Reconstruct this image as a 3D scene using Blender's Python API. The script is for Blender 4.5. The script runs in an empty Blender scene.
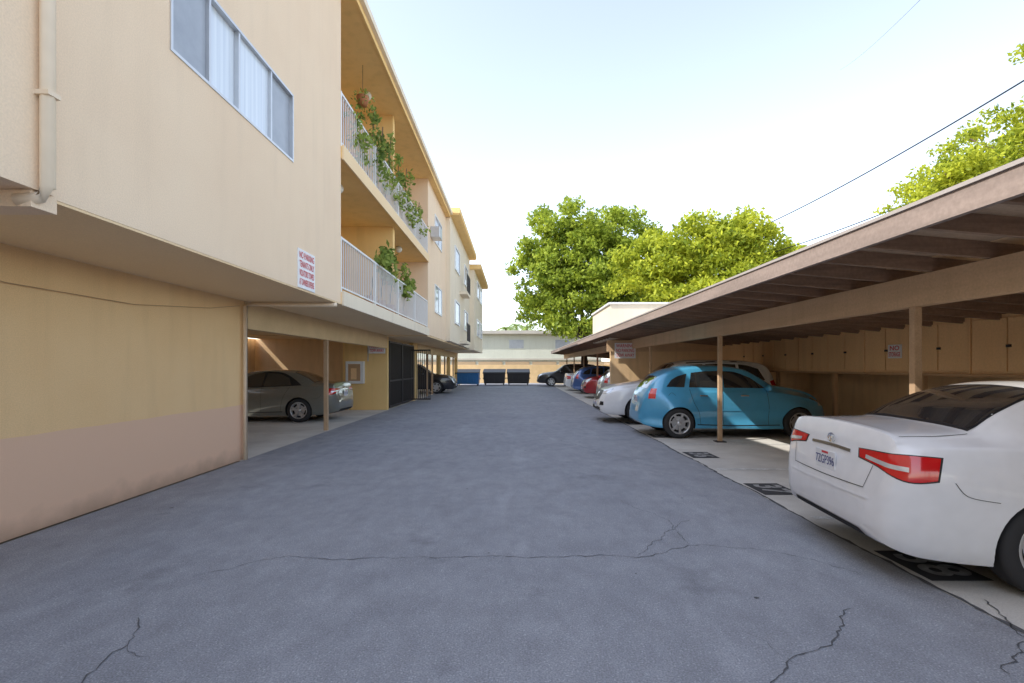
import bpy, bmesh, math, random
import numpy as np
from mathutils import Vector, Matrix
from mathutils.bvhtree import BVHTree
random.seed(7); rng=np.random.default_rng(7)
S=bpy.context.scene
COL=S.collection
# ---------------------------------------------------------------- materials
def new_mat(name):
    m=bpy.data.materials.new(name); m.use_nodes=True
    nt=m.node_tree; b=nt.nodes["Principled BSDF"]
    return m,nt,b
def surf(name,c1,c2=None,scale=3.0,rough=.85,bump=.0,bscale=60,fine=0.0,metal=0,coat=0,spec=.3,stretch=None,detail=4,stain=0.0):
    m,nt,b=new_mat(name); L=nt.links.new
    c2=c2 or tuple(v*.85 for v in c1)
    g=nt.nodes.new("ShaderNodeNewGeometry")
    mp=nt.nodes.new("ShaderNodeMapping"); L(g.outputs["Position"],mp.inputs["Vector"])
    if stretch: mp.inputs["Scale"].default_value=stretch
    n=nt.nodes.new("ShaderNodeTexNoise"); n.inputs["Scale"].default_value=scale; n.inputs["Detail"].default_value=detail
    n.inputs["Roughness"].default_value=.6
    L(mp.outputs[0],n.inputs["Vector"])
    r=nt.nodes.new("ShaderNodeValToRGB"); r.color_ramp.elements[0].position=.35; r.color_ramp.elements[1].position=.65
    r.color_ramp.elements[0].color=(*c2,1); r.color_ramp.elements[1].color=(*c1,1)
    L(n.outputs["Fac"],r.inputs[0]); out=r.outputs[0]
    n2=None
    if fine>0 or bump>0:
        n2=nt.nodes.new("ShaderNodeTexNoise"); n2.inputs["Scale"].default_value=bscale; n2.inputs["Detail"].default_value=2
        L(g.outputs["Position"],n2.inputs["Vector"])
    if fine>0:
        mr=nt.nodes.new("ShaderNodeMapRange"); mr.inputs[1].default_value=.3; mr.inputs[2].default_value=.7
        mr.inputs[3].default_value=1-fine; mr.inputs[4].default_value=1+fine
        L(n2.outputs["Fac"],mr.inputs[0])
        mx=nt.nodes.new("ShaderNodeMix"); mx.data_type='RGBA'; mx.blend_type='MULTIPLY'; mx.inputs[0].default_value=1
        L(out,mx.inputs[6]); L(mr.outputs[0],mx.inputs[7]); out=mx.outputs[2]
    if stain>0:
        mp2=nt.nodes.new("ShaderNodeMapping"); mp2.inputs["Scale"].default_value=(2.2,2.2,.25)
        L(g.outputs["Position"],mp2.inputs["Vector"])
        n3=nt.nodes.new("ShaderNodeTexNoise"); n3.inputs["Scale"].default_value=2.0; n3.inputs["Detail"].default_value=3
        L(mp2.outputs[0],n3.inputs["Vector"])
        mr=nt.nodes.new("ShaderNodeMapRange"); mr.inputs[1].default_value=.5; mr.inputs[2].default_value=.8
        mr.inputs[3].default_value=1; mr.inputs[4].default_value=1-stain
        L(n3.outputs["Fac"],mr.inputs[0])
        mx=nt.nodes.new("ShaderNodeMix"); mx.data_type='RGBA'; mx.blend_type='MULTIPLY'; mx.inputs[0].default_value=1
        L(out,mx.inputs[6]); L(mr.outputs[0],mx.inputs[7]); out=mx.outputs[2]
    L(out,b.inputs["Base Color"])
    b.inputs["Roughness"].default_value=rough; b.inputs["Metallic"].default_value=metal
    b.inputs["Coat Weight"].default_value=coat; b.inputs["Specular IOR Level"].default_value=spec
    if bump>0:
        bp=nt.nodes.new("ShaderNodeBump"); bp.inputs["Strength"].default_value=bump; bp.inputs["Distance"].default_value=.01
        L(n2.outputs["Fac"],bp.inputs["Height"]); L(bp.outputs[0],b.inputs["Normal"])
    return m
def plain(name,c,rough=.5,metal=0,coat=0,spec=.5):
    m,nt,b=new_mat(name); L=nt.links.new
    n=nt.nodes.new("ShaderNodeTexNoise"); n.inputs["Scale"].default_value=9; n.inputs["Detail"].default_value=1; g=nt.nodes.new("ShaderNodeNewGeometry")
    L(g.outputs["Position"],n.inputs["Vector"])
    mr=nt.nodes.new("ShaderNodeMapRange"); mr.inputs[3].default_value=.93; mr.inputs[4].default_value=1.05
    L(n.outputs["Fac"],mr.inputs[0])
    mx=nt.nodes.new("ShaderNodeMix"); mx.data_type='RGBA'; mx.blend_type='MULTIPLY'; mx.inputs[0].default_value=1
    mx.inputs[6].default_value=(*c,1); L(mr.outputs[0],mx.inputs[7]); L(mx.outputs[2],b.inputs["Base Color"])
    b.inputs["Roughness"].default_value=rough; b.inputs["Metallic"].default_value=metal
    b.inputs["Coat Weight"].default_value=coat; b.inputs["Coat Roughness"].default_value=.03; b.inputs["Specular IOR Level"].default_value=spec
    return m
def leaf_mat(name,ca,cb,trans=.35):
    m,nt,b=new_mat(name); L=nt.links.new
    g=nt.nodes.new("ShaderNodeNewGeometry")
    n=nt.nodes.new("ShaderNodeTexNoise"); n.inputs["Scale"].default_value=.7; n.inputs["Detail"].default_value=2; L(g.outputs["Position"],n.inputs["Vector"])
    ad=nt.nodes.new("ShaderNodeMath"); ad.operation='MULTIPLY_ADD'; L(g.outputs["Random Per Island"],ad.inputs[0]); ad.inputs[1].default_value=.55
    sb=nt.nodes.new("ShaderNodeMath"); sb.operation='SUBTRACT'; L(n.outputs["Fac"],sb.inputs[0]); sb.inputs[1].default_value=.27
    L(sb.outputs[0],ad.inputs[2])
    r=nt.nodes.new("ShaderNodeValToRGB"); r.color_ramp.elements[0].color=(*ca,1); r.color_ramp.elements[1].color=(*cb,1)
    r.color_ramp.elements[0].position=.1; r.color_ramp.elements[1].position=.8
    L(ad.outputs[0],r.inputs[0]); L(r.outputs[0],b.inputs["Base Color"]); b.inputs["Roughness"].default_value=.55; b.inputs["Specular IOR Level"].default_value=.25
    t=nt.nodes.new("ShaderNodeBsdfTranslucent"); L(r.outputs[0],t.inputs[0])
    mx=nt.nodes.new("ShaderNodeMixShader"); mx.inputs[0].default_value=trans
    L(b.outputs[0],mx.inputs[1]); L(t.outputs[0],mx.inputs[2]); L(mx.outputs[0],nt.nodes["Material Output"].inputs[0])
    return m
M={}
M['upper']=surf("stucco_cream",(.88,.69,.50),(.85,.655,.47),scale=.8,bump=.25,bscale=90,fine=.05,stain=.05)
M['soffit']=surf("stucco_soffit",(.90,.69,.43),(.87,.65,.39),scale=.6,bump=.2,bscale=80,fine=.05)
M['yellow']=surf("stucco_yellow",(.90,.62,.27),(.86,.58,.24),scale=1,bump=.25,bscale=80,fine=.05,stain=.12)
M['inner']=surf("carport_stucco",(.82,.58,.34),(.74,.52,.30),scale=1.2,bump=.25,bscale=80,fine=.06,stain=.2)
M['pale']=surf("stucco_pale",(.86,.75,.59),(.83,.72,.56),scale=.9,bump=.2,bscale=60,fine=.04,stain=.10)
M['fascia']=surf("fascia_tan",(.78,.56,.31),(.70,.50,.27),scale=2,fine=.06,bscale=50)
def twotone():
    m=surf("stucco_two_tone",(.92,.64,.335),(.89,.60,.30),scale=.9,bump=.28,bscale=85,fine=.06,stain=.07)
    nt=m.node_tree; L=nt.links.new; b=nt.nodes["Principled BSDF"]
    src=b.inputs["Base Color"].links[0].from_socket
    g=nt.nodes.new("ShaderNodeNewGeometry"); sp=nt.nodes.new("ShaderNodeSeparateXYZ"); L(g.outputs["Position"],sp.inputs[0])
    n=nt.nodes.new("ShaderNodeTexNoise"); n.inputs["Scale"].default_value=3; n.inputs["Detail"].default_value=5; L(g.outputs["Position"],n.inputs["Vector"])
    ma=nt.nodes.new("ShaderNodeMath"); ma.operation='MULTIPLY_ADD'; L(n.outputs["Fac"],ma.inputs[0]); ma.inputs[1].default_value=.03; L(sp.outputs[2],ma.inputs[2])
    mr=nt.nodes.new("ShaderNodeMapRange"); mr.inputs[1].default_value=.935; mr.inputs[2].default_value=.945; L(ma.outputs[0],mr.inputs[0])
    md=nt.nodes.new("ShaderNodeMapRange"); md.inputs[1].default_value=0; md.inputs[2].default_value=.22; md.inputs[3].default_value=.66; md.inputs[4].default_value=1
    ma2=nt.nodes.new("ShaderNodeMath"); ma2.operation='MULTIPLY_ADD'; L(n.outputs["Fac"],ma2.inputs[0]); ma2.inputs[1].default_value=-.35; L(sp.outputs[2],ma2.inputs[2])
    ma3=nt.nodes.new("ShaderNodeMath"); ma3.operation='ADD'; L(ma2.outputs[0],ma3.inputs[0]); ma3.inputs[1].default_value=.17
    L(ma3.outputs[0],md.inputs[0])
    bg=nt.nodes.new("ShaderNodeMix"); bg.data_type='RGBA'; bg.blend_type='MULTIPLY'; bg.inputs[0].default_value=1
    bg.inputs[6].default_value=(.86,.57,.39,1); L(md.outputs[0],bg.inputs[7])
    mx=nt.nodes.new("ShaderNodeMix"); mx.data_type='RGBA'; L(mr.outputs[0],mx.inputs[0]); L(bg.outputs[2],mx.inputs[6]); L(src,mx.inputs[7])
    L(mx.outputs[2],b.inputs["Base Color"]); return m
M['two']=twotone()
def asphalt():
    m=surf("asphalt",(.355,.365,.40),(.31,.32,.355),scale=.55,rough=.9,bump=.7,bscale=100,fine=.26,spec=.25,detail=6)
    nt=m.node_tree; L=nt.links.new; b=nt.nodes["Principled BSDF"]
    src=b.inputs["Base Color"].links[0].from_socket
    g=nt.nodes.new("ShaderNodeNewGeometry")
    v=nt.nodes.new("ShaderNodeTexVoronoi"); v.inputs["Scale"].default_value=48; L(g.outputs["Position"],v.inputs["Vector"])
    mr=nt.nodes.new("ShaderNodeMapRange"); mr.inputs[1].default_value=.05; mr.inputs[2].default_value=.3; mr.inputs[3].default_value=1.4; mr.inputs[4].default_value=.94
    L(v.outputs["Distance"],mr.inputs[0])
    mx=nt.nodes.new("ShaderNodeMix"); mx.data_type='RGBA'; mx.blend_type='MULTIPLY'; mx.inputs[0].default_value=1
    L(src,mx.inputs[6]); L(mr.outputs[0],mx.inputs[7])
    def mul(col,scale,detail,lo,hi,a,bb,loc,sc):
        n=nt.nodes.new("ShaderNodeTexNoise"); n.inputs["Scale"].default_value=scale; n.inputs["Detail"].default_value=detail; n.inputs["Roughness"].default_value=.7
        mp=nt.nodes.new("ShaderNodeMapping"); mp.inputs["Location"].default_value=loc; mp.inputs["Scale"].default_value=sc
        L(g.outputs["Position"],mp.inputs[0]); L(mp.outputs[0],n.inputs["Vector"])
        m2=nt.nodes.new("ShaderNodeMapRange"); m2.inputs[1].default_value=lo; m2.inputs[2].default_value=hi; m2.inputs[3].default_value=a; m2.inputs[4].default_value=bb
        L(n.outputs["Fac"],m2.inputs[0])
        x=nt.nodes.new("ShaderNodeMix"); x.data_type='RGBA'; x.blend_type='MULTIPLY'; x.inputs[0].default_value=1
        L(col,x.inputs[6]); L(m2.outputs[0],x.inputs[7]); return x.outputs[2]
    c=mul(mx.outputs[2],4.5,6,.35,.68,1.08,.86,(3.1,7.7,0),(1,.6,1))
    c=mul(c,1.1,4,.60,.72,1,.80,(9.3,2.2,0),(1,1,1))      # oily darker patches
    c=mul(c,.9,3,.30,.42,1.12,1,(1.7,5.2,0),(1.6,.35,1))   # tyre-polished lighter streaks
    L(c,b.inputs["Base Color"])
    return m
M['asphalt']=asphalt()
M['ground']=surf("dry_ground",(.38,.33,.26),(.30,.26,.20),scale=.4,rough=.95,fine=.1)
M['concrete']=surf("concrete",(.66,.64,.60),(.52,.50,.47),scale=1.1,rough=.9,bump=.3,bscale=90,fine=.1,stain=0)
M['crack']=plain("crack_dark",(.10,.102,.11),.95)
M['tar']=plain("tar_black",(.05,.051,.056),.8)
M['paintwhite']=surf("faded_line_paint",(.72,.72,.7),(.50,.50,.49),scale=9,rough=.9,fine=.2)
M['number']=surf("number_paint",(.42,.42,.42),(.22,.22,.22),scale=12,rough=.9)
M['white']=plain("white_paint",(.82,.82,.8),.5)
M['whitepipe']=plain("pipe_paint",(.86,.70,.52),.5)
M['rail']=plain("rail_white",(.82,.83,.84),.45)
M['dark']=plain("dark_rubber",(.02,.02,.022),.8)
M['black']=plain("black_trim",(.015,.015,.017),.45)
M['metal']=plain("dark_metal",(.05,.045,.045),.5,.3)
M['wood']=surf("rafter_wood",(.36,.24,.17),(.26,.175,.125),scale=4,stretch=(.5,6,6),fine=.1,bscale=30)
M['deck']=surf("roof_deck",(.52,.39,.285),(.44,.33,.24),scale=3,stretch=(.4,4,4),fine=.08,bscale=30)
M['ceil']=surf("carport_ceiling",(.84,.60,.36),(.77,.54,.32),scale=1.5,fine=.05)
M['beam']=surf("beam_paint",(.70,.48,.29),(.62,.42,.25),scale=2,stretch=(1,.3,3),fine=.07,bscale=40,stain=.15)
M['fasciaR']=surf("carport_fascia",(.38,.30,.26),(.29,.23,.20),scale=2,stretch=(1,.3,4),fine=.1,bscale=30)
M['drip']=plain("drip_edge",(.55,.50,.47),.5,.2)
M['cab']=surf("cabinet_plywood",(.90,.60,.32),(.86,.56,.29),scale=1.5,stretch=(1,1,.3),fine=.05,bscale=30,stain=.10)
M['cabtrim']=plain("cabinet_trim",(.52,.32,.17),.7)
M['post']=surf("post_paint",(.58,.40,.25),(.50,.34,.21),scale=4,fine=.08)
M['glass']=plain("car_glass",(.022,.025,.028),.04,0,1.0,.9)
M['winglass']=plain("window_glass",(.10,.12,.14),.05,0,1,.8)
M['curtain']=surf("curtain_white",(.78,.84,.90),(.62,.69,.78),scale=2,stretch=(1,9,.1),rough=.4,coat=1.0)
M['screen']=surf("window_screen",(.38,.41,.46),(.31,.34,.39),scale=3,rough=.5,coat=.6)
M['alu']=plain("aluminium",(.62,.63,.65),.35,.6)
M['chrome']=plain("chrome",(.75,.75,.77),.12,1)
M['rim']=plain("wheel_alloy",(.60,.61,.63),.3,.7)
M['tyre']=plain("tyre",(.03,.03,.032),.8)
M['red']=plain("tail_lamp_red",(.68,.012,.015),.12,0,1)
M['clear']=plain("lamp_clear",(.75,.76,.78),.1,.3,1)
M['plate']=plain("plate_white",(.84,.85,.87),.4)
M['plateblue']=plain("plate_text",(.03,.05,.25),.5)
M['signred']=plain("sign_red",(.66,.05,.06),.5)
M['signwhite']=surf("sign_white",(.88,.88,.90),(.82,.81,.82),scale=6,rough=.5)
M['bark']=surf("bark",(.16,.11,.08),(.09,.065,.045),scale=4,stretch=(3,3,.5),fine=.2,bump=.5,bscale=20)
M['leaf1']=leaf_mat("foliage_bright",(.10,.17,.02),(.46,.53,.06),.45)
M['leaf2']=leaf_mat("foliage_yellowgreen",(.16,.23,.02),(.60,.62,.055),.45)
M['leaf3']=leaf_mat("foliage_plant",(.08,.15,.03),(.42,.52,.12),.4)
M['blue']=plain("dumpster_blue",(.03,.18,.45),.5,0,.2)
M['pot']=plain("terracotta",(.45,.18,.08),.8)
M['globe']=plain("globe_lamp",(.85,.85,.82),.3)
M['bgwall']=surf("background_wall",(.56,.58,.51),(.51,.53,.47),scale=.5,fine=.03,bscale=10,stain=.1)
M['bgroof']=surf("background_roof",(.5,.47,.42),(.42,.4,.36),scale=.5)
M['bgbrown']=surf("background_doors",(.46,.34,.22),(.4,.29,.19),scale=.5)
M['gravel']=surf("roof_gravel",(.5,.48,.46),(.4,.38,.37),scale=3,fine=.2)
def paint(name,c,metal=.0,rough=.32): return plain(name,c,rough,metal,1.0,.5)
# ---------------------------------------------------------------- mesh helpers
def empty(name,loc=(0,0,0)):
    e=bpy.data.objects.new(name,None); e.location=loc; e.empty_display_size=.3; COL.objects.link(e); return e
def mesh_obj(name,verts,faces,mats,parent=None,smooth=False,idx=None):
    me=bpy.data.meshes.new(name); me.from_pydata([tuple(v) for v in verts],[],[tuple(f) for f in faces]); 
    if not isinstance(mats,(list,tuple)): mats=[mats]
    for m in mats: me.materials.append(m)
    if idx is not None: me.polygons.foreach_set("material_index",idx)
    if smooth: me.polygons.foreach_set("use_smooth",[True]*len(me.polygons))
    me.update(); o=bpy.data.objects.new(name,me); COL.objects.link(o)
    if parent: o.parent=parent
    return o
BF=[(0,3,2,1),(4,5,6,7),(0,1,5,4),(1,2,6,5),(2,3,7,6),(3,0,4,7)]
def boxes(name,bl,mat,parent=None,bevel=0):
    V=[];F=[]
    for (x0,x1,y0,y1,z0,z1) in bl:
        k=len(V); V+=[(x0,y0,z0),(x1,y0,z0),(x1,y1,z0),(x0,y1,z0),(x0,y0,z1),(x1,y0,z1),(x1,y1,z1),(x0,y1,z1)]
        F+=[tuple(k+i for i in f) for f in BF]
    o=mesh_obj(name,V,F,mat,parent)
    if bevel:
        md=o.modifiers.new("b",'BEVEL'); md.width=bevel; md.segments=2
    return o
def box(name,x0,x1,y0,y1,z0,z1,mat,parent=None,bevel=0): return boxes(name,[(x0,x1,y0,y1,z0,z1)],mat,parent,bevel)
def tube(name,pts,r,mat,parent=None,n=8,radii=None):
    V=[];F=[]; P=[Vector(p) for p in pts]
    for i,p in enumerate(P):
        t=(P[min(i+1,len(P)-1)]-P[max(i-1,0)]).normalized()
        a=t.cross(Vector((0,0,1))); 
        if a.length<.05: a=t.cross(Vector((0,1,0)))
        a.normalize(); b=t.cross(a)
        rr=radii[i] if radii else r
        for k in range(n):
            th=2*math.pi*k/n; V.append(p+a*math.cos(th)*rr+b*math.sin(th)*rr)
    for i in range(len(P)-1):
        for k in range(n):
            F.append((i*n+k,i*n+(k+1)%n,(i+1)*n+(k+1)%n,(i+1)*n+k))
    F.append(tuple(range(n-1,-1,-1))); F.append(tuple((len(P)-1)*n+k for k in range(n)))
    return mesh_obj(name,V,F,mat,parent,smooth=True)
def text_mesh(name,s,size,mat,matrix,parent=None,align='CENTER',bold=0):
    c=bpy.data.curves.new(name,'FONT'); c.body=s; c.size=size; c.align_x=align; c.align_y='CENTER'; c.extrude=0; c.offset=bold
    o=bpy.data.objects.new(name,c); COL.objects.link(o)
    dg=bpy.context.evaluated_depsgraph_get(); me=bpy.data.meshes.new_from_object(o.evaluated_get(dg))
    bpy.data.objects.remove(o); me.materials.clear(); me.materials.append(mat)
    me.transform(matrix); o=bpy.data.objects.new(name,me); COL.objects.link(o)
    if parent: o.parent=parent
    return o
def basis(loc,xa,ya):
    xa=Vector(xa).normalized(); ya=Vector(ya).normalized(); za=xa.cross(ya)
    m=Matrix((xa,ya,za)).transposed().to_4x4(); m.translation=Vector(loc); return m
# ---------------------------------------------------------------- ground
mesh_obj("ground",[(-400,-400,-.02),(400,-400,-.02),(400,500,-.02),(-400,500,-.02)],[(0,1,2,3)],M['ground'])
XE=3.0
mesh_obj("driveway",[(-4.55,-25,0),(XE,-25,0),(XE,47,0),(-4.55,47,0)],[(0,1,2,3)],M['asphalt'])
mesh_obj("parking_pavement",[(XE,-12,.0),(8.7,-12,0.0),(8.7,43,0.0),(XE,43,0.0)],[(0,1,2,3)],M['concrete'])
mesh_obj("parking_pavement",[(-10.4,8.3,0.0),(-4.55,8.3,0.0),(-4.55,42,0.0),(-10.4,42,0.0)],[(0,1,2,3)],M['concrete'])
def ribbon(pts,w,z=.004):
    V=[];F=[]
    for i,(x,y) in enumerate(pts):
        a=pts[max(i-1,0)]; b=pts[min(i+1,len(pts)-1)]
        dx,dy=b[0]-a[0],b[1]-a[1]; l=math.hypot(dx,dy) or 1
        ww=w*random.uniform(.25,1.2)*(.3 if i in(0,len(pts)-1) else 1)
        V+=[(x-dy/l*ww,y+dx/l*ww,z),(x+dy/l*ww,y-dx/l*ww,z)]
    for i in range(len(pts)-1): F.append((2*i,2*i+1,2*i+3,2*i+2))
    return V,F
def wander(key,step=.035,amp=.02):
    out=[]; off=0
    for (a,b) in zip(key[:-1],key[1:]):
        d=math.hypot(b[0]-a[0],b[1]-a[1]); n=max(2,int(d/step)); nx,ny=-(b[1]-a[1])/d,(b[0]-a[0])/d
        for i in range(n):
            t=i/n; off=off*.85+random.uniform(-amp,amp)
            out.append((a[0]+(b[0]-a[0])*t+nx*off,a[1]+(b[1]-a[1])*t+ny*off))
    out.append(key[-1]); return out
CV=[];CF=[]
def g(px,py): 
    Y=1.58*500/(py-366); return ((px-515)*Y/500,Y)
keys=[([g(290,556),g(360,558),g(450,556),g(560,558),g(640,556),g(700,545)],.004),([g(640,556),g(672,530),g(690,520)],.003),([g(700,545),g(800,556),g(860,575)],.003),
([g(850,608),g(835,640),g(800,665),g(785,683),g(775,705)],.005),([g(800,665),g(760,640),g(740,632)],.002),([g(138,618),g(125,645),g(100,660),g(82,676),g(70,700)],.0045),([g(125,645),g(150,660)],.002),
([g(200,575),g(260,560),g(290,556)],.0025),([g(560,440),g(610,455),g(660,462)],.005),([g(985,600),g(1024,640),g(1010,675)],.005),([g(380,430),g(470,428),g(560,432)],.007),([g(250,470),g(300,462),g(380,440)],.004),([g(620,500),g(668,520),g(690,545)],.0025)]
for k,w in keys:
    v,f=ribbon(wander(k),w); o=len(CV); CV+=v; CF+=[tuple(i+o for i in q) for q in f]
mesh_obj("pavement_cracks",CV,CF,M['crack'])
v,f=ribbon(wander([(XE,-5),(XE,43)],.08,.012),.02); mesh_obj("pavement_joint",v,f,M['crack'])
stall0=5.2; SW=2.45
lines=[]
for i in range(-3,15):
    y=stall0+i*SW
    V=[(XE+.1,y-.05,.004),(8.4,y-.05,.004),(8.4,y+.05,.004),(XE+.1,y+.05,.004)]; lines.append(V)
mesh_obj("stall_line_marking",[p for q in lines for p in q],[(4*i,4*i+1,4*i+2,4*i+3) for i in range(len(lines))],M['paintwhite'])
mark=empty("stall_number_marking")
for i,nm in enumerate(["39","38","37","36","35","34"]):
    yc=3.97-SW+i*SW
    mesh_obj("number_patch",[(3.06,yc-.3,.004),(3.52,yc-.3,.004),(3.52,yc+.3,.004),(3.06,yc+.3,.004)],[(0,1,2,3)],M['tar'],mark)
    text_mesh("number_digits",nm,.46,M['number'],basis((3.29,yc,.009),(0,-1,0),(1,0,0)),mark,bold=.012)
ST=[]
for j in range(22):
    cx,cy=random.uniform(-4,2.5),random.uniform(2.2,20); r0=random.uniform(.008,.025)
    ST.append([(cx+math.cos(a)*r0*random.uniform(.7,1.2),cy+math.sin(a)*r0*random.uniform(.7,1.2),.003) for a in np.linspace(0,6.28,14)[:-1]])
V=[];F=[]
for s in ST:
    k=len(V); V+=s; F.append(tuple(range(k,k+len(s))))
mesh_obj("gum_spots",V,F,M['crack'])
# ---------------------------------------------------------------- left apartment building
A=empty("apartment_building")
XU=-3.1; XW=-4.6; ZS=2.7; ZR=8.25
box("ground_wall",XW-.3,XW,-20,8.5,0,ZS-.02,M['two'],A)
box("near_upper_wall",-10,XU+.06,-20,3.3,ZS,ZR,M['upper'],A)
box("near_soffit_beam",XW,XU+.04,3.16,3.34,ZS-.11,ZS-.003,M['upper'],A)
wy0,wy1,wz0,wz1=4.49,6.98,4.42,5.36
boxes("upper_wall",[(XU-.2,XU,3.3,wy0,ZS,ZR),(XU-.2,XU,wy1,8.9,ZS,ZR),(XU-.2,XU,wy0,wy1,ZS,wz0),(XU-.2,XU,wy0,wy1,wz1,ZR)],M['upper'],A)
box("room_core",-10,XU-.201,3.3,8.9,ZS+.001,ZR-.001,M['inner'],A)
box("soffit",XW-.3,XU-.004,3.3,8.9,ZS-.02,ZS-.001,M['soffit'],A)
W=empty("window"); W.parent=A
fr=.03
boxes("window_frame",[(XU-.07,XU+.012,wy0,wy1,wz0,wz0+fr),(XU-.07,XU+.012,wy0,wy1,wz1-fr,wz1),(XU-.07,XU+.012,wy0,wy0+fr,wz0+fr,wz1-fr),(XU-.07,XU+.012,wy1-fr,wy1,wz0+fr,wz1-fr)]+
 [(XU-.065,XU+.004,y-.017,y+.017,wz0+fr,wz1-fr) for y in (5.08,5.62,6.36)],M['alu'],W)
boxes("window_glass",[(XU-.06,XU-.05,5.10,5.60,wz0+fr,wz1-fr),(XU-.045,XU-.035,5.64,6.34,wz0+fr,wz1-fr)],M['curtain'],W)
boxes("window_screen",[(XU-.04,XU-.03,wy0+fr,5.06,wz0+fr,wz1-fr),(XU-.05,XU-.04,6.38,wy1-fr,wz0+fr,wz1-fr)],M['screen'],W)
tube("downspout",[(XU+.11,3.2,8.2),(XU+.11,3.2,2.72),(XU+.06,3.2,2.66),(XU-.06,3.16,2.63)],.04,M['whitepipe'],A)
boxes("downspout_strap",[(XU+.06,XU+.155,3.155,3.245,z,z+.03) for z in (3.3,5.2,7.1)],M['whitepipe'],A)
tube("downspout_cable",[(XU+.075,3.27,8.2),(XU+.075,3.27,2.8)],.012,M['whitepipe'],A)
tube("wall_pipe",[(XW+.06,8.42,0),(XW+.06,8.42,2.58),(XW+.12,8.5,2.63),(XU-.02,8.6,2.63),(XU+.03,8.62,2.64)],.035,M['whitepipe'],A)
tube("hanging_wire",[(XW+.03,3.0,2.45),(XW+.03,4.5,2.33),(XW+.03,6,2.32),(XW+.03,7.5,2.45),(XW+.03,8.3,2.58)],.004,M['cabtrim'],A)
B0,B1=8.9,17.8
box("balcony_back_wall",-10,-4.75,B0,B1,ZS+.2,ZR,M['yellow'],A)
box("balcony_slab",-10,XU+.02,B0,B1,ZS-.02,ZS+.2,M['soffit'],A)
box("balcony_slab_upper",-4.75,XU+.02,B0,B1,5.28,5.5,M['yellow'],A)
box("balcony_edge",XU+.02,XU+.05,B0,B1,ZS-.04,ZS+.22,M['pale'],A)
box("balcony_edge_upper",XU+.02,XU+.05,B0,B1,5.26,5.52,M['soffit'],A)
box("balcony_divider",-4.75,XU-.15,13.3,13.5,ZS+.2,5.28,M['yellow'],A)
box("balcony_divider_upper",-4.75,XU-.15,13.3,13.5,5.5,ZR,M['yellow'],A)
def railing(name,x,y0,y1,z,h=1.0,step=.12,mat=M['rail']):
    bl=[(x-.02,x+.02,y0,y1,z+h-.04,z+h),(x-.015,x+.015,y0,y1,z+.08,z+.11)]
    y=y0+.05
    while y<y1: bl.append((x-.009,x+.009,y-.009,y+.009,z+.11,z+h-.04)); y+=step
    y=y0
    while y<=y1+.01: bl.append((x-.025,x+.025,y-.025,y+.025,z,z+h+.002)); y+=(y1-y0)/4
    return boxes(name,bl,mat,A)
railing("balcony_railing",XU-.03,B0+.05,B1-.05,ZS+.2)
railing("balcony_railing_upper",XU-.03,B0+.05,B1-.05,5.5)
for z in (ZS+.2,5.5):
    for y in (9.8,14.4):
        boxes("sliding_door_frame",[(-4.75,-4.70,y,y+.06,z+.02,z+2.05),(-4.75,-4.70,y+1.8,y+1.86,z+.02,z+2.05),(-4.75,-4.70,y+.9,y+.95,z+.02,z+2.05),(-4.75,-4.70,y,y+1.86,z+2.05,z+2.11)],M['alu'],A)
        box("sliding_door_glass",-4.749,-4.725,y+.06,y+1.8,z+.03,z+2.04,M['winglass'],A)
for (y,z) in ((10.2,5.2),(12.2,8.17),(15.5,5.2)):
    bpy.ops.mesh.primitive_uv_sphere_add(radius=.1,location=(-3.6,y,z),segments=16,ring_count=10); o=bpy.context.object; o.name="ceiling_light"; o.data.materials.append(M['globe']); o.parent=A
    for p in o.data.polygons: p.use_smooth=True
box("upper_wall_mid",-10,XU,B1,22.4,ZS,ZR,M['upper'],A)
for z in (4.2,6.9):
    boxes("mid_window",[(XU,XU+.02,19.3,21,z-.5,z+.5)],M['screen'],A)
    boxes("mid_window_frame",[(XU,XU+.035,19.25,19.3,z-.55,z+.55),(XU,XU+.035,21,21.05,z-.55,z+.55),(XU,XU+.035,20.13,20.17,z-.5,z+.5),(XU,XU+.035,19.3,21,z+.5,z+.55),(XU,XU+.035,19.3,21,z-.55,z-.5)],M['rail'],A)
box("roof",-11,-2.92,-20,22.38,ZR,ZR+.05,M['yellow'],A)
box("roof_top",-11,-2.93,-20,22.38,ZR+.05,ZR+.25,M['gravel'],A)
box("roof_fascia",-2.92,-2.88,-20,22.38,ZR-.02,ZR+.22,M['yellow'],A)
box("roof_gutter",-2.88,-2.80,-20,22.38,ZR+.10,ZR+.24,M['pale'],A)
tube("roof_vent",[(-3.3,14,ZR+.2),(-3.3,14,ZR+.75)],.05,M['alu'],A)
box("upper_wall_far",-10,-2.9,22.4,32,ZS,ZR+.1,M['pale'],A)
box("roof_far",-11,-2.5,22.4,32,ZR+.1,ZR+.16,M['yellow'],A)
box("roof_far_edge",-11,-2.46,22.36,32.03,ZR+.16,ZR+.42,M['yellow'],A)
box("upper_wall_end",-10,-2.6,32,40,ZS-.1,ZR-.5,M['pale'],A)
box("roof_end",-11,-2.2,31.9,40.2,ZR-.5,ZR-.44,M['yellow'],A)
box("roof_end_edge",-11,-2.16,31.88,40.3,ZR-.44,ZR-.18,M['yellow'],A)
bl=[];fb=[]
for (xx,ys) in ((-2.9,(24,28.5)),(-2.6,(34,37))):
    for y in ys:
        for z in (4.2,6.8):
            bl.append((xx,xx+.03,y,y+1.8,z-.5,z+.5)); fb+=[(xx,xx+.06,y-.08,y,z-.58,z+.58),(xx,xx+.06,y+1.8,y+1.88,z-.58,z+.58),(xx,xx+.06,y,y+1.8,z+.5,z+.58),(xx,xx+.06,y,y+1.8,z-.58,z-.5)]
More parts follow.
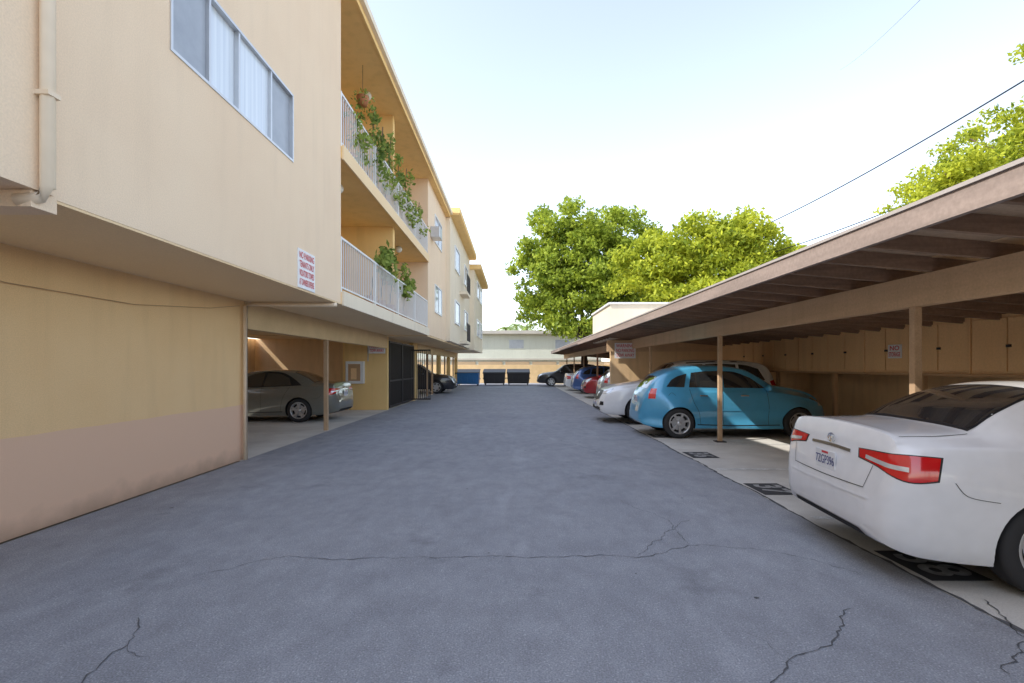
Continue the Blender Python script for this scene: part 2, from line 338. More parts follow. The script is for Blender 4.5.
boxes("far_windows",bl,M['screen'],A); boxes("far_window_frames",fb,M['rail'],A)
for z in (ZS+.2,5.5):
    box("far_balcony_slab",-2.9,-2.5,26.2,28,z-.15,z,M['pale'],A)
    bl=[(-2.52,-2.5,26.2,28,z+.9,z+.95)]+[(-2.52,-2.5,26.2+i*.12,26.22+i*.12,z,z+.9) for i in range(16)]
    boxes("far_balcony_rail",bl,M['metal'],A)
box("ac_unit",-3.1,-2.75,18.3,18.9,6.3,6.7,M['alu'],A,.02)
box("soffit_far",-10,-3.12,B1,40,ZS-.06,ZS-.001,M['soffit'],A)
box("carport_beam",XW-.14,XW+.02,8.5,17.95,2.22,ZS-.021,M['fascia'],A)
box("carport_beam_far",XW-.14,XW+.02,23.6,40,2.22,ZS-.061,M['fascia'],A)
box("carport_back_wall",-10.4,-10.2,8.2,40,0,ZS-.06,M['inner'],A)
box("carport_near_wall",-10.2,XW-.3,8.2,8.4,0,ZS-.021,M['inner'],A)
box("carport_end_wall",-6.2,XW,18,18.2,0,ZS-.061,M['yellow'],A)
box("carport_recess_wall",-10.2,-6.2,19.6,19.8,0,ZS-.061,M['inner'],A)
box("recess_side_wall",-6.35,-6.2,18.2,19.6,0,ZS-.061,M['inner'],A)
box("stair_wall",XW-.2,XW-.003,22.7,23.6,0,ZS-.061,M['yellow'],A)
box("stair_back",-6.2,-6.0,19.8,23.4,0,ZS-.061,M['inner'],A)
boxes("carport_pier",[(XW-.2,XW+.01,y,y+.5,0,2.22) for y in (30.5,35,39.5)],M['yellow'],A)
for y in (12.25,26.5,28.0,33,37.5):
    box("carport_post",XW-.09,XW,y,y+.09,0,2.22,M['post'],A)
def gate(x,y0,y1,z1,along='y'):
    bl=[]
    def add(a0,a1,z0,z2,t=.02):
        bl.append((x-t,x+t,a0,a1,z0,z2))
    add(y0,y0+.06,.05,z1,.03);add(y1-.06,y1,.05,z1,.03);add(y0,y1,z1-.06,z1,.025);add(y0,y1,.05,.12,.025);add(y0,y1,1.0,1.06,.022)
    y=y0+.1
    while y<y1: add(y,y+.02,.12,z1-.06,.01); y+=.09
    return boxes("security_gate",bl,M['metal'],A)
gate(XW+.0,18.25,20.3,2.5); gate(XW+.0,20.35,22.65,2.5)
boxes("gate_leaf",[(XW+.03,XW+.9,21.92,21.95,.1,.16),(XW+.03,XW+.9,21.92,21.95,2.24,2.3)]+[(XW+.03+i*.083,XW+.055+i*.083,21.92,21.945,.16,2.24) for i in range(11)],M['metal'],A)
box("cabinet_box",-6.05,-5.4,17.84,17.998,.95,1.75,M['white'],A,.015)
box("cabinet_inner",-5.95,-5.52,17.825,17.839,1.05,1.65,M['cabtrim'],A)
box("cabinet_red",-5.85,-5.65,17.815,17.824,1.1,1.5,M['cab'],A)
box("conduit",-6.02,-5.98,17.95,17.997,0,.95,M['alu'],A); box("conduit_2",-5.3,-5.27,17.96,17.997,1.75,2.6,M['alu'],A)
# ---------------------------------------------------------------- signs
def sign(name,loc,w,h,xa,ya,lines,head=None):
    e=empty(name); mt=basis(loc,xa,ya)
    def q(x0,x1,y0,y1,z,mat,nm):
        V=[mt@Vector(p) for p in ((x0,y0,z),(x1,y0,z),(x1,y1,z),(x0,y1,z),(x0,y0,0),(x1,y0,0),(x1,y1,0),(x0,y1,0))]
        mesh_obj(nm,V,[(0,1,2,3),(0,4,5,1),(1,5,6,2),(2,6,7,3),(3,7,4,0)],mat,e)
    q(-w/2,w/2,-h/2,h/2,.012,M['signwhite'],"sign_panel")
    n=len(lines); hh=h*.92; 
    for i,l in enumerate(lines):
        sz=hh/n*(1.0)
        t=text_mesh("sign_text",l,sz,M['signred'],Matrix.Identity(4),e,bold=.002)
        wd=max(v.co.x for v in t.data.vertices)-min(v.co.x for v in t.data.vertices)
        s=min(1.3,w*.86/wd)
        t.data.transform(mt@Matrix.Translation((0,hh/2-hh*(i+.5)/n,.015))@Matrix.Diagonal((s,1,1,1)))
    return e
sign("parking_warning_sign",(XU,7.42,2.99),.60,.56,(0,1,0),(0,0,1),["NO PARKING","TENANTS ONLY","VIOLATORS TOWED","AT OWNERS EXPENSE"])
sign("parking_warning_sign",(-4.95,17.92,2.28),.6,.5,(1,0,0),(0,0,1),["NO","PARKING","TOW AWAY"])
# ---------------------------------------------------------------- right carport
C=empty("carport")
X0,X1=3.1,8.7; C0,C1=-12,43
ZF=2.82; SL=-.085
def zr(x): return ZF+SL*(x-X0)
def slabs(name,ls,mat,parent):
    V=[];F=[]
    for (x0,x1,y0,y1,t0,t1) in ls:
        k=len(V); V+=[(x0,y0,zr(x0)-t1),(x1,y0,zr(x1)-t1),(x1,y1,zr(x1)-t1),(x0,y1,zr(x0)-t1),(x0,y0,zr(x0)-t0),(x1,y0,zr(x1)-t0),(x1,y1,zr(x1)-t0),(x0,y1,zr(x0)-t0)]
        F+=[tuple(k+i for i in f) for f in BF]
    return mesh_obj(name,V,F,mat,parent)
slabs("roof_deck",[(X0+.03,4.2,C0,C1,.02,.045)],M['deck'],C)
slabs("roof_gravel",[(X0+.03,X1,C0,C1,0,.02)],M['gravel'],C)
slabs("ceiling_panel",[(4.2,X1,C0,C1,.021,.05)],M['ceil'],C)
slabs("rafters",[(X0+.031,X1,y,y+.045,.046,.19) for y in np.arange(C0+.3,C1,.62)],M['wood'],C)
box("carport_fascia",X0-.02,X0+.03,C0,C1,ZF-.19,ZF-.01,M['fasciaR'],C)
box("drip_edge",X0-.035,X0+.035,C0,C1,ZF-.009,ZF+.02,M['drip'],C)
box("carport_beam",4.20,4.34,C0,C1,2.21,2.53,M['beam'],C)
py=[-10,-4.9,.2,5.33,10.42,15.75,20.8,25.9,31,36.1,41.2]
boxes("carport_post",[(4.23,4.31,y-.04,y+.04,0,2.21) for y in py],M['post'],C,.006)
boxes("post_base",[(4.17,4.37,y-.1,y+.1,0,.02) for y in py],M['metal'],C)
box("back_wall",8.5,8.7,C0,C1,0,2.3,M['inner'],C)
cy=list(np.arange(-11.5,17.6,1.22))
box("cabinet_body",7.32,8.49,-11.5,17.9,1.45,2.36,M['cab'],C)
dl=[];tl=[]
for i,y in enumerate(cy[:-1]):
    dl.append((7.30,7.319,y+.035,y+.60,1.50,2.30)); dl.append((7.30,7.319,y+.625,y+1.19,1.50,2.30))
    tl.append((7.29,7.318,y-.012,y+.018,1.45,2.36))
boxes("cabinet_doors",dl,M['cab'],C,.004); boxes("cabinet_battens",tl,M['cab'],C)
boxes("cabinet_hasps",[(7.28,7.299,y+.55,y+.62,1.86,1.90) for y in cy[:-1]],M['metal'],C)
box("cabinet_rail",7.27,7.319,-11.5,17.9,1.41,1.449,M['cabtrim'],C)
boxes("cabinet_legs",[(7.35,7.43,y,y+.08,0,1.41) for y in (6.5,9,11.5,14)],M['cabtrim'],C)
box("partition_wall",3.45,8.49,18,18.2,0,2.48,M['inner'],C)
box("partition_header",3.3,8.5,17.95,18.0,2.1,2.5,M['beam'],C)
pb=box("roof_parapet",3.5,8.4,18.4,22.5,2.6,3.85,M['pale'],C)
box("parapet_cap",3.44,8.46,18.34,22.56,3.85,3.92,M['white'],C)
sign("stall_warning_sign",(3.95,17.94,2.13),.75,.55,(1,0,0),(0,0,1),["WARNING","NO PARKING","TOW AWAY"])
sign("cabinet_notice_sign",(7.299,9.6,1.86),.34,.26,(0,-1,0),(0,0,1),["NO","STORAGE"])
box("neighbour_wall",8.9,9.1,-12,50,0,1.9,M['bgbrown'])
# ---------------------------------------------------------------- end of drive
BG=empty("background_building")
box("walls",-16,9,52,62,2.3,4.9,M['bgwall'],BG)
box("lower_walls",-16,9,52.05,62,0,2.3,M['bgwall'],BG)
box("roof_slab",-16.4,9.4,51.4,62,4.9,5.25,M['bgroof'],BG)
box("band",-16,9,51.9,52,2.2,2.38,M['bgroof'],BG)
boxes("garage_doors",[(x,x+2.5,51.98,52.04,0,2.05) for x in np.arange(-15,8,2.8)],M['bgbrown'],BG)
boxes("windows",[(x,x+1.5,51.97,51.99,3.4,4.3) for x in (-6.5,-.6,4.2)],M['screen'],BG)
boxes("window_frames",[(x-.08,x+1.58,51.98,51.995,3.32,4.38) for x in (-6.5,-.6,4.2)],M['bgwall'],BG)
box("boundary_wall",-12,9.5,46.6,46.8,0,1.7,M['fascia'])
def dumpster(x0,x1,y,mat,h=1.25):
    e=empty("dumpster",((x0+x1)/2,y,0)); w=(x1-x0)/2; d=.75
    V=[(-w+.06,-d+.15,.14),(w-.06,-d+.15,.14),(w-.06,d,.14),(-w+.06,d,.14),(-w,-d,h-.25),(w,-d,h-.25),(w,d,h),(-w,d,h)]
    mesh_obj("bin_body",V,BF,mat,e)
    boxes("bin_rim",[(-w-.04,w+.04,-d-.05,-d,h-.31,h-.24),(-w-.05,-w+.001,-.25,.25,.5,.62),(w-.001,w+.05,-.25,.25,.5,.62)]+[(x-.03,x+.03,-d-.03+.06,-d+.1,.25,h-.3) for x in (-w*.5,0,w*.5)],mat,e)
    L=[(-w-.03,-d-.05,h-.23),(w+.03,-d-.05,h-.23),(w+.03,d,h+.03),(-w-.03,d,h+.03)]
    mesh_obj("bin_lid",L+[(a,b,c+.05) for a,b,c in L],BF,M['black'],e)
    boxes("bin_wheels",[(sx*(w-.15)-.03,sx*(w-.15)+.03,sy*.5-.07,sy*.5+.07,0,.14) for sx in(-1,1) for sy in(-1,1)],M['dark'],e)
    return e
dumpster(-4.7,-2.85,40.3,M['blue']); dumpster(-2.6,-.8,41.5,M['metal']); dumpster(-.65,1.2,41.6,M['metal'])
# ---------------------------------------------------------------- cars
def pch(tab):
    xs=np.array([t[0] for t in tab],float); ys=np.array([t[1] for t in tab],float)
    h=np.diff(xs); d=np.diff(ys)/h; m=np.zeros(len(xs)); m[0]=d[0]; m[-1]=d[-1]
    for i in range(1,len(xs)-1):
        if d[i-1]*d[i]>0:
            w1=2*h[i]+h[i-1]; w2=h[i]+2*h[i-1]; m[i]=(w1+w2)/(w1/d[i-1]+w2/d[i])
    def f(x):
        i=int(np.clip(np.searchsorted(xs,x)-1,0,len(xs)-2)); t=(x-xs[i])/h[i]
        return (2*t**3-3*t*t+1)*ys[i]+(t**3-2*t*t+t)*h[i]*m[i]+(-2*t**3+3*t*t)*ys[i+1]+(t**3-t*t)*h[i]*m[i+1]
    return f
def lathe(name,prof,n,mat,parent,loc):
    V=[];F=[]; k=len(prof)
    for i in range(n):
        a=2*math.pi*i/n
        for (r,y) in prof: V.append((r*math.cos(a)+loc[0],y+loc[1],r*math.sin(a)+loc[2]))
    for i in range(n):
        for j in range(k-1):
            F.append((i*k+j,i*k+j+1,((i+1)%n)*k+j+1,((i+1)%n)*k+j))
    return mesh_obj(name,V,F,mat,parent,smooth=True)
def wheel(parent,x,s,W,r,spokes=5):
    yc=s*(W/2-.125); rr=r*.69
    lathe("tyre",[(rr,-.1),(rr+.02,-.108),(r*.93,-.105),(r*.985,-.085),(r,-.06),(r,.06),(r*.985,.085),(r*.93,.105),(rr+.02,.108),(rr,.1)],44,M['tyre'],parent,(x,yc,r))
    lathe("rim_ring",[(rr+.004,s*.104),(rr-.012,s*.108),(rr-.022,s*.095),(rr-.03,s*.02)],44,M['rim'],parent,(x,yc,r))
    lathe("rim_back",[(rr-.001,s*.02),(.001,s*.02)],32,M['dark'],parent,(x,yc,r))
    lathe("brake_disc",[(.15,s*.03),(.05,s*.03)],32,M['alu'],parent,(x,yc,r))
    lathe("hub",[(.062,s*.03),(.06,s*.078),(.045,s*.092),(.001,s*.095)],24,M['rim'],parent,(x,yc,r))
    V=[];F=[]
    for i in range(spokes):
        for dd in ((-.13,.13) if spokes<=6 else (0,)):
            a=2*math.pi*i/spokes+.3; 
            a0,a1=a+dd*.6,a+dd*1.2
            w0,w1=.018,.024
            p0=Vector((math.cos(a0)*.045,0,math.sin(a0)*.045)); p1=Vector((math.cos(a1)*(rr-.008),0,math.sin(a1)*(rr-.008)))
            t=(p1-p0).normalized(); nn=Vector((-t.z,0,t.x)); k=len(V)
            for p,w,yo in ((p0,w0,.088),(p1,w1,.098)):
                for sg in (-1,1):
                    for yy in (yo-.04,yo):
                        q=p+nn*w*sg; V.append((q.x+x,yc+s*yy,q.z+r))
            F+=[(k+0,k+1,k+5,k+4),(k+2,k+6,k+7,k+3),(k+1,k+3,k+7,k+5),(k+0,k+4,k+6,k+2)]
    mesh_obj("spokes",V,F,M['rim'],parent)
def build_car(name,sp,paintm,loc,rot):
    L,W=sp['L'],sp['W']; hw=W/2
    ft,fs,fb,fp,fr_=[pch(sp[k]) for k in ('top','belt','bot','plan','roofw')]
    flare=sp.get('flare',0); xw=sp['xw']; r=sp['r']; N=110; sig=sp.get('sig',.42)
    crease=sp.get('crease',0)
    xs=[L*(.5-.5*math.cos(math.pi*i/(N-1))) for i in range(N)]
    V=[];rings=[]
    for x in xs:
        zt,zs,zb=ft(x),fs(x),fb(x); zs=min(zs,zt-.01); w=fp(x)*hw; wr=min(fr_(x)*hw,w*.93); h=zt-zs
        fl=sum(flare*math.exp(-((x-q)/sig)**2) for q in xw)
        ww=w*(1-flare*1.1)
        k=max(zs-zb,.05)
        P=[(0,zb),(.80*w,zb),(.93*w,zb+.03),(ww*.985+fl*hw*.9,zb+.25*k),(ww+fl*hw*1.2,zb+.48*k),(ww*(.995+crease)+fl*hw*.8,zb+.74*k),(ww*(.978-crease),zs-.07*k),(ww*.945,zs),
           (wr+(ww*.945-wr)*.45,zs+(h-min(.09,.6*h))*.55),(wr,zt-min(.085,.6*h)),(wr*.93,zt-min(.045,.35*h)),(wr*.78,zt-min(.022,.2*h)),(wr*.4,zt-min(.006,.08*h)),(0,zt)]
        out=[P[0]]
        for j in range(1,len(P)-1):
            p0,p1,p2,p3=P[j-1],P[j],P[j+1],P[min(j+2,len(P)-1)]
            for q in range(4):
                t=q/4
                if j in (7,8):
                    out.append((p1[0]+(p2[0]-p1[0])*t,p1[1]+(p2[1]-p1[1])*t)); continue
                c=[]
                for a in (0,1):
                    c.append(.5*((2*p1[a])+(-p0[a]+p2[a])*t+(2*p0[a]-5*p1[a]+4*p2[a]-p3[a])*t*t+(-p0[a]+3*p1[a]-3*p2[a]+p3[a])*t**3))
                out.append((max(c[0],0),c[1]))
        out.append(P[-1])
        ring=[]
        for (y,z) in out: ring.append(len(V)); V.append((x,y,z))
        for (y,z) in out[-2:0:-1]: ring.append(len(V)); V.append((x,-y,z))
        rings.append(ring)
    F=[];n=len(rings[0])
    for a,b in zip(rings[:-1],rings[1:]):
        for j in range(n): F.append((a[j],a[(j+1)%n],b[(j+1)%n],b[j]))
    F.append(tuple(reversed(rings[0]))); F.append(tuple(rings[-1]))
    e=empty(name); 
    body=mesh_obj("body",V,F,[paintm,M['dark']],e,smooth=True)
    bm=bmesh.new(); bm.from_mesh(body.data); bmesh.ops.recalc_face_normals(bm,faces=bm.faces)
    for f in bm.faces:
        if f.normal.z<-.8 and f.calc_center_median().z<.45: f.material_index=1
    bm.to_mesh(body.data); bm.normal_update(); bvh=BVHTree.FromBMesh(bm)
    cv=[];cf=[];R=r+sp.get('gap',.045)
    for q in xw:
        for s in (-1,1):
            k=len(cv); m=40
            for yy in (s*(hw-.30),s*(hw+.25)):
                for i in range(m): cv.append((q+R*math.cos(2*math.pi*i/m),yy,r+R*math.sin(2*math.pi*i/m)))
            for i in range(m): cf.append((k+i,k+(i+1)%m,k+m+(i+1)%m,k+m+i))
            cf.append(tuple(k+i for i in reversed(range(m)))); cf.append(tuple(k+m+i for i in range(m)))
    cut=mesh_obj("cut",cv,cf,[M['dark'],M['dark']],None,idx=[1]*len(cf))
    b2=bmesh.new(); b2.from_mesh(cut.data); bmesh.ops.recalc_face_normals(b2,faces=b2.faces); b2.to_mesh(cut.data); b2.free()
    md=body.modifiers.new("bool",'BOOLEAN'); md.operation='DIFFERENCE'; md.object=cut; md.solver='EXACT'
    dg=bpy.context.evaluated_depsgraph_get(); me=bpy.data.meshes.new_from_object(body.evaluated_get(dg))
    body.modifiers.clear(); body.data=me; bpy.data.objects.remove(cut)
    try: me.set_sharp_from_angle(angle=math.radians(32))
    except Exception: pass
    bm.free()
    def proj(mode,u,v):
        if mode=='s+': o,d=Vector((u,3,v)),Vector((0,-1,0))
        elif mode=='s-': o,d=Vector((u,-3,v)),Vector((0,1,0))
        elif mode=='r': o,d=Vector((-2,u,v)),Vector((1,0,0))
        elif mode=='f': o,d=Vector((L+2,u,v)),Vector((-1,0,0))
        elif mode=='t': o,d=Vector((u,v,4)),Vector((0,0,-1))
        elif mode[:2]=='cr':
            a=math.radians(u); s=1 if mode[2]=='+' else -1; dd=Vector((-math.cos(a),s*math.sin(a),0)); o=Vector((.9,0,v))+dd*3; d=-dd
        elif mode[:2]=='cf':
            a=math.radians(u); s=1 if mode[2]=='+' else -1; dd=Vector((math.cos(a),s*math.sin(a),0)); o=Vector((L-.9,0,v))+dd*3; d=-dd
        h=bvh.ray_cast(o,d,6)
        if h[0] is None: return None
        nn=h[1]; 
        if nn.dot(d)>0: nn=-nn
        return h[0],nn
    def samp(pl,t):
        if len(pl)==1: return pl[0]
        x=t*(len(pl)-1); i=min(int(x),len(pl)-2); q=x-i
        if len(pl)>2:
            p0=pl[max(i-1,0)];p1=pl[i];p2=pl[i+1];p3=pl[min(i+2,len(pl)-1)]
            return tuple(.5*((2*p1[a])+(-p0[a]+p2[a])*q+(2*p0[a]-5*p1[a]+4*p2[a]-p3[a])*q*q+(-p0[a]+3*p1[a]-3*p2[a]+p3[a])*q**3) for a in (0,1))
        return tuple(pl[i][a]+(pl[i+1][a]-pl[i][a])*q for a in (0,1))
    def patch(nm,mode,lo,hi,mat,off=.004,nu=18,nv=8):
        vv=[];ff=[];ok=[]
        for j in range(nv+1):
            for i in range(nu+1):
                a=samp(lo,i/nu); b=samp(hi,i/nu); t=j/nv
                h=proj(mode,a[0]+(b[0]-a[0])*t,a[1]+(b[1]-a[1])*t)
                if h is None: vv.append(Vector((0,0,0))); ok.append(False)
                else: vv.append(h[0]+h[1]*off); ok.append(True)
        for j in range(nv):
            for i in range(nu):
                q=(j*(nu+1)+i,j*(nu+1)+i+1,(j+1)*(nu+1)+i+1,(j+1)*(nu+1)+i)
                if all(ok[k] for k in q): ff.append(q)
        return mesh_obj(nm,vv,ff,mat,e,smooth=True)
    def strip(nm,mode,pts,w,mat,off=.003,n=24):
        pp=[samp(pts,i/n) for i in range(n+1)]; vv=[];ff=[]
        for i,p in enumerate(pp):
            a=pp[max(i-1,0)];b=pp[min(i+1,n)]; dx,dy=b[0]-a[0],b[1]-a[1]; l=math.hypot(dx,dy) or 1
            for s in (-1,1):
                h=proj(mode,p[0]-dy/l*w/2*s,p[1]+dx/l*w/2*s)
                if h is None: return
                vv.append(h[0]+h[1]*off)
        for i in range(n): ff.append((2*i,2*i+1,2*i+3,2*i+2))
        return mesh_obj(nm,vv,ff,mat,e,smooth=True)
    for (nm,mode,lo,hi,mk) in sp['patches']:
        modes=[mode] if mode in 'rft' else [mode+'+',mode+'-']
        off=.004
        if nm.startswith('under'): off=.002
        if nm.startswith('over'): off=.007
        mt=paintm if mk=='paint' else M[mk]
        for m in modes: patch(nm,m,lo,hi,mt,off)
    for (nm,mode,pts,w,mk) in sp['strips']:
        modes=[mode] if mode in 'rft' else [mode+'+',mode+'-']
        mt=paintm if mk=='paint' else M[mk]
        for m in modes: strip(nm,m,pts,w,mt,.003 if mk in('black','dark') else .009)
    for s in (-1,1):
        for q in xw: wheel(e,q,s,W-.01,r,sp.get('spokes',5))
    if 'mirror' in sp:
        mx,mz=sp['mirror']
        for s in (-1,1):
            bpy.ops.mesh.primitive_uv_sphere_add(segments=20,ring_count=12); o=bpy.context.object; o.name="mirror"
            o.scale=(.07,.11,.075); yb=proj('s+' if s>0 else 's-',mx,mz); yy=(abs(yb[0].y)+.1) if yb else hw+.05
            o.location=(mx,s*yy,mz); o.data.materials.append(paintm); o.parent=e
            for p in o.data.polygons: p.use_smooth=True
    if 'handles' in sp:
        for (hx,hz) in sp['handles']:
            for s in (-1,1):
                h=proj('s+' if s>0 else 's-',hx,hz); y=abs(h[0].y)
                box("door_handle",hx-.09,hx+.09,s*y if s>0 else -y-.035,(y+.035) if s>0 else -y,hz-.014,hz+.014,paintm if not sp.get('chromeh') else M['chrome'],e,.008)
    if 'plate' in sp:
        end,pz,txt=sp['plate']; h=proj(end,0,pz); x=h[0].x+(-.012 if end=='r' else .012)
        sx=-1 if end=='r' else 1
        box("licence_plate",min(x,x+sx*.006),max(x,x+sx*.006),-.155,.155,pz-.077,pz+.077,M['plate'],e)
        text_mesh("plate_text",txt,.105,M['plateblue'],basis((x+sx*.009,0,pz-.008),(0,-1 if end=='r' else 1,0),(0,0,1))@Matrix.Diagonal((.72,1,1,1)),e)
        box("plate_header",min(x+sx*.0065,x+sx*.008),max(x+sx*.0065,x+sx*.008),-.05,.05,pz+.05,pz+.068,M['signred'],e)
    if sp.get('emblem'):
        ez=sp['emblem']; h=proj('r',0,ez)
        V=[];F=[]; m=28
        for (ra,rb,oz,oy) in ((.062,.042,0,0),(.022,.036,0,0),(.045,.018,.016,0)):
            k=len(V)
            for i in range(m):
                a=2*math.pi*i/m
                for f in (1,.0):
                    V.append((h[0].x-.008-(0.004 if f else 0),math.cos(a)*(ra-(.009 if not f else 0)),ez+oz+math.sin(a)*(rb-(.009 if not f else 0))))
            for i in range(m): F.append((k+2*i,k+2*i+1,k+2*((i+1)%m)+1,k+2*((i+1)%m)))
        mesh_obj("emblem",V,F,M['chrome'],e)
    e.location=loc; e.rotation_euler=(0,0,rot)
    return e
SED=dict(L=4.81,W=1.82,r=.335,xw=(1.05,3.83),spokes=5,gap=.035,crease=.006,
 top=[(0,.60),(.02,.72),(.05,.84),(.085,.98),(.105,1.085),(.13,1.118),(.20,1.115),(.4,1.118),(.66,1.13),(.9,1.26),(1.25,1.405),(1.6,1.46),(2.1,1.475),(2.6,1.42),(3.0,1.23),(3.45,1.02),(3.9,.96),(4.4,.84),(4.7,.70),(4.81,.52)],
 belt=[(0,.54),(.04,.74),(.10,.95),(.3,1.005),(.8,1.02),(1.6,.98),(2.8,.94),(3.4,.91),(4.3,.76),(4.7,.60),(4.81,.44)],
 bot=[(0,.36),(.06,.29),(.3,.22),(.8,.19),(3.9,.17),(4.5,.17),(4.75,.2),(4.81,.28)],
 plan=[(0,.66),(.015,.74),(.05,.83),(.12,.895),(.25,.94),(.55,.975),(1.1,1.0),(3.6,1.0),(4.2,.97),(4.5,.9),(4.7,.78),(4.81,.5)],
 roofw=[(0,.5),(.12,.82),(.6,.78),(.9,.72),(1.3,.64),(2.5,.63),(3.0,.72),(3.45,.82),(4.2,.75),(4.81,.4)],
 mirror=(2.98,1.0),handles=[(1.62,.88),(2.55,.86)],plate=('r',.78,"7ZGP396"),emblem=.965,
 patches=[("under_rear_window",'t',[(.69,-.62),(.66,0),(.69,.62)],[(1.30,-.52),(1.34,0),(1.30,.52)],'black'),
  ("rear_window",'t',[(.71,-.60),(.68,0),(.71,.60)],[(1.27,-.50),(1.31,0),(1.27,.50)],'glass'),
  ("windshield",'t',[(3.38,-.68),(3.46,0),(3.38,.68)],[(2.60,-.52),(2.53,0),(2.60,.52)],'glass'),
  ("under_side_window",'s',[(.98,1.035),(1.6,1.005),(2.4,.975),(3.22,.955)],[(1.18,1.17),(1.62,1.385),(2.2,1.395),(2.86,1.20)],'black'),
  ("side_window_rear",'s',[(1.28,1.04),(1.6,1.025),(2.05,1.01)],[(1.40,1.24),(1.70,1.35),(2.05,1.375)],'glass'),
  ("side_window_front",'s',[(2.11,1.005),(2.6,.99),(3.1,.975)],[(2.11,1.375),(2.4,1.35),(2.80,1.185)],'glass'),
  ("under_tail_lamp",'cr',[(26,.868),(38,.836),(48,.764),(56.6,.78)],[(25,.94),(38,.952),(48,.957),(57.8,.947)],'black'),
  ("tail_lamp",'cr',[(27,.875),(38,.845),(48,.773),(56,.79)],[(26,.935),(38,.945),(48,.95),(57,.94)],'red'),
  ("over_tail_lamp_clear",'cr',[(31,.878),(39,.86),(48,.838)],[(31,.905),(39,.89),(48,.87)],'clear'),
  ("bumper_lower",'r',[(-.55,.30),(0,.29),(.55,.30)],[(-.50,.35),(0,.35),(.50,.35)],'dark'),
  ("headlamp",'cf',[(24,.62),(40,.62),(56,.68)],[(24,.70),(40,.74),(56,.78)],'clear'),
  ("grille",'f',[(-.45,.28),(0,.27),(.45,.28)],[(-.5,.45),(0,.46),(.5,.45)],'dark')],
 strips=[("trunk_seam",'r',[(-.60,.84),(-.57,.75),(-.54,.665)],.005,'black'),("trunk_seam",'r',[(.60,.84),(.57,.75),(.54,.665)],.005,'black'),
  ("trunk_bottom_seam",'r',[(-.54,.665),(0,.655),(.54,.665)],.006,'black'),
  ("trunk_garnish",'r',[(-.30,.90),(0,.907),(.30,.90)],.024,'chrome'),
  ("bumper_step",'r',[(-.60,.60),(0,.595),(.60,.60)],.012,'paint'),
  ("trunk_side_seam",'t',[(.17,-.70),(.4,-.70),(.66,-.66)],.005,'black'),("trunk_side_seam",'t',[(.17,.70),(.4,.70),(.66,.66)],.005,'black'),
  ("bumper_seam",'s',[(.42,.78),(.50,.69),(.69,.655)],.004,'black'),
  ("door_seam",'s',[(1.30,.99),(1.42,.80),(1.50,.62),(1.56,.30)],.006,'black'),
  ("door_seam",'s',[(2.08,.98),(2.10,.6),(2.10,.28)],.006,'black'),("door_seam",'s',[(3.10,.93),(3.14,.6),(3.12,.28)],.006,'black'),
  ("sill_line",'s',[(1.5,.30),(2.5,.275),(3.4,.28)],.02,'black')])
PT=dict(L=4.29,W=1.72,r=.33,xw=(.80,3.42),spokes=7,gap=.03,flare=.115,sig=.40,chromeh=True,
 top=[(0,.56),(.03,.72),(.09,.93),(.16,1.05),(.28,1.21),(.45,1.37),(.75,1.52),(1.15,1.59),(1.6,1.61),(2.0,1.59),(2.35,1.52),(2.7,1.34),(3.02,1.17),(3.4,1.11),(3.8,1.03),(4.05,.93),(4.2,.78),(4.29,.5)],
 belt=[(0,.50),(.09,.84),(.2,.98),(.5,1.04),(1.5,1.05),(2.6,1.03),(3.1,.98),(3.7,.86),(4.1,.70),(4.29,.42)],
 bot=[(0,.34),(.1,.27),(.5,.22),(3.6,.2),(4.1,.21),(4.29,.3)],
 plan=[(0,.58),(.03,.68),(.1,.79),(.25,.90),(.6,.99),(2.8,1.0),(3.4,.95),(3.8,.84),(4.1,.66),(4.29,.42)],
 roofw=[(0,.45),(.15,.62),(.5,.66),(1.5,.68),(2.4,.67),(3.0,.64),(3.5,.46),(4.29,.22)],
 mirror=(2.78,1.1),handles=[(1.35,.93),(2.25,.93)],plate=('r',.82,"5PTC102"),
 patches=[("rear_window",'r',[(-.45,1.08),(0,1.08),(.45,1.08)],[(-.38,1.34),(0,1.36),(.38,1.34)],'glass'),
  ("windshield",'t',[(2.98,-.54),(3.04,0),(2.98,.54)],[(2.42,-.50),(2.38,0),(2.42,.50)],'glass'),
  ("side_window_quarter",'s',[(.56,1.12),(.95,1.11)],[(.68,1.27),(.82,1.35),(1.02,1.41)],'glass'),
  ("side_window_rear",'s',[(1.05,1.11),(1.72,1.10)],[(1.12,1.43),(1.4,1.46),(1.72,1.47)],'glass'),
  ("side_window_front",'s',[(1.82,1.10),(2.3,1.095),(2.74,1.09)],[(1.82,1.465),(2.1,1.44),(2.42,1.32)],'glass'),
  ("tail_lamp",'cr',[(41,.86),(50,.86)],[(41,1.08),(50,1.08)],'red'),
  ("bumper",'r',[(-.6,.40),(0,.38),(.6,.40)],[(-.62,.52),(0,.53),(.62,.52)],'paint'),
  ("headlamp",'cf',[(26,.70),(44,.70)],[(26,.86),(44,.88)],'clear'),
  ("grille",'f',[(-.25,.40),(.25,.40)],[(-.32,.80),(.32,.80)],'black')],
 strips=[("door_seam",'s',[(1.06,1.07),(1.12,.80),(1.25,.55),(1.28,.30)],.008,'black'),("door_seam",'s',[(1.78,1.08),(1.78,.7),(1.78,.30)],.008,'black'),
  ("door_seam",'s',[(2.74,1.06),(2.78,.7),(2.76,.30)],.008,'black'),("fuel_door",'s',[(.58,.93),(.66,.99),(.74,.93)],.006,'black'),
  ("side_molding",'s',[(1.3,.62),(2,.61),(2.9,.62)],.025,'paint'),
  ("sill_line",'s',[(1.2,.30),(2,.28),(3.0,.29)],.02,'black')])
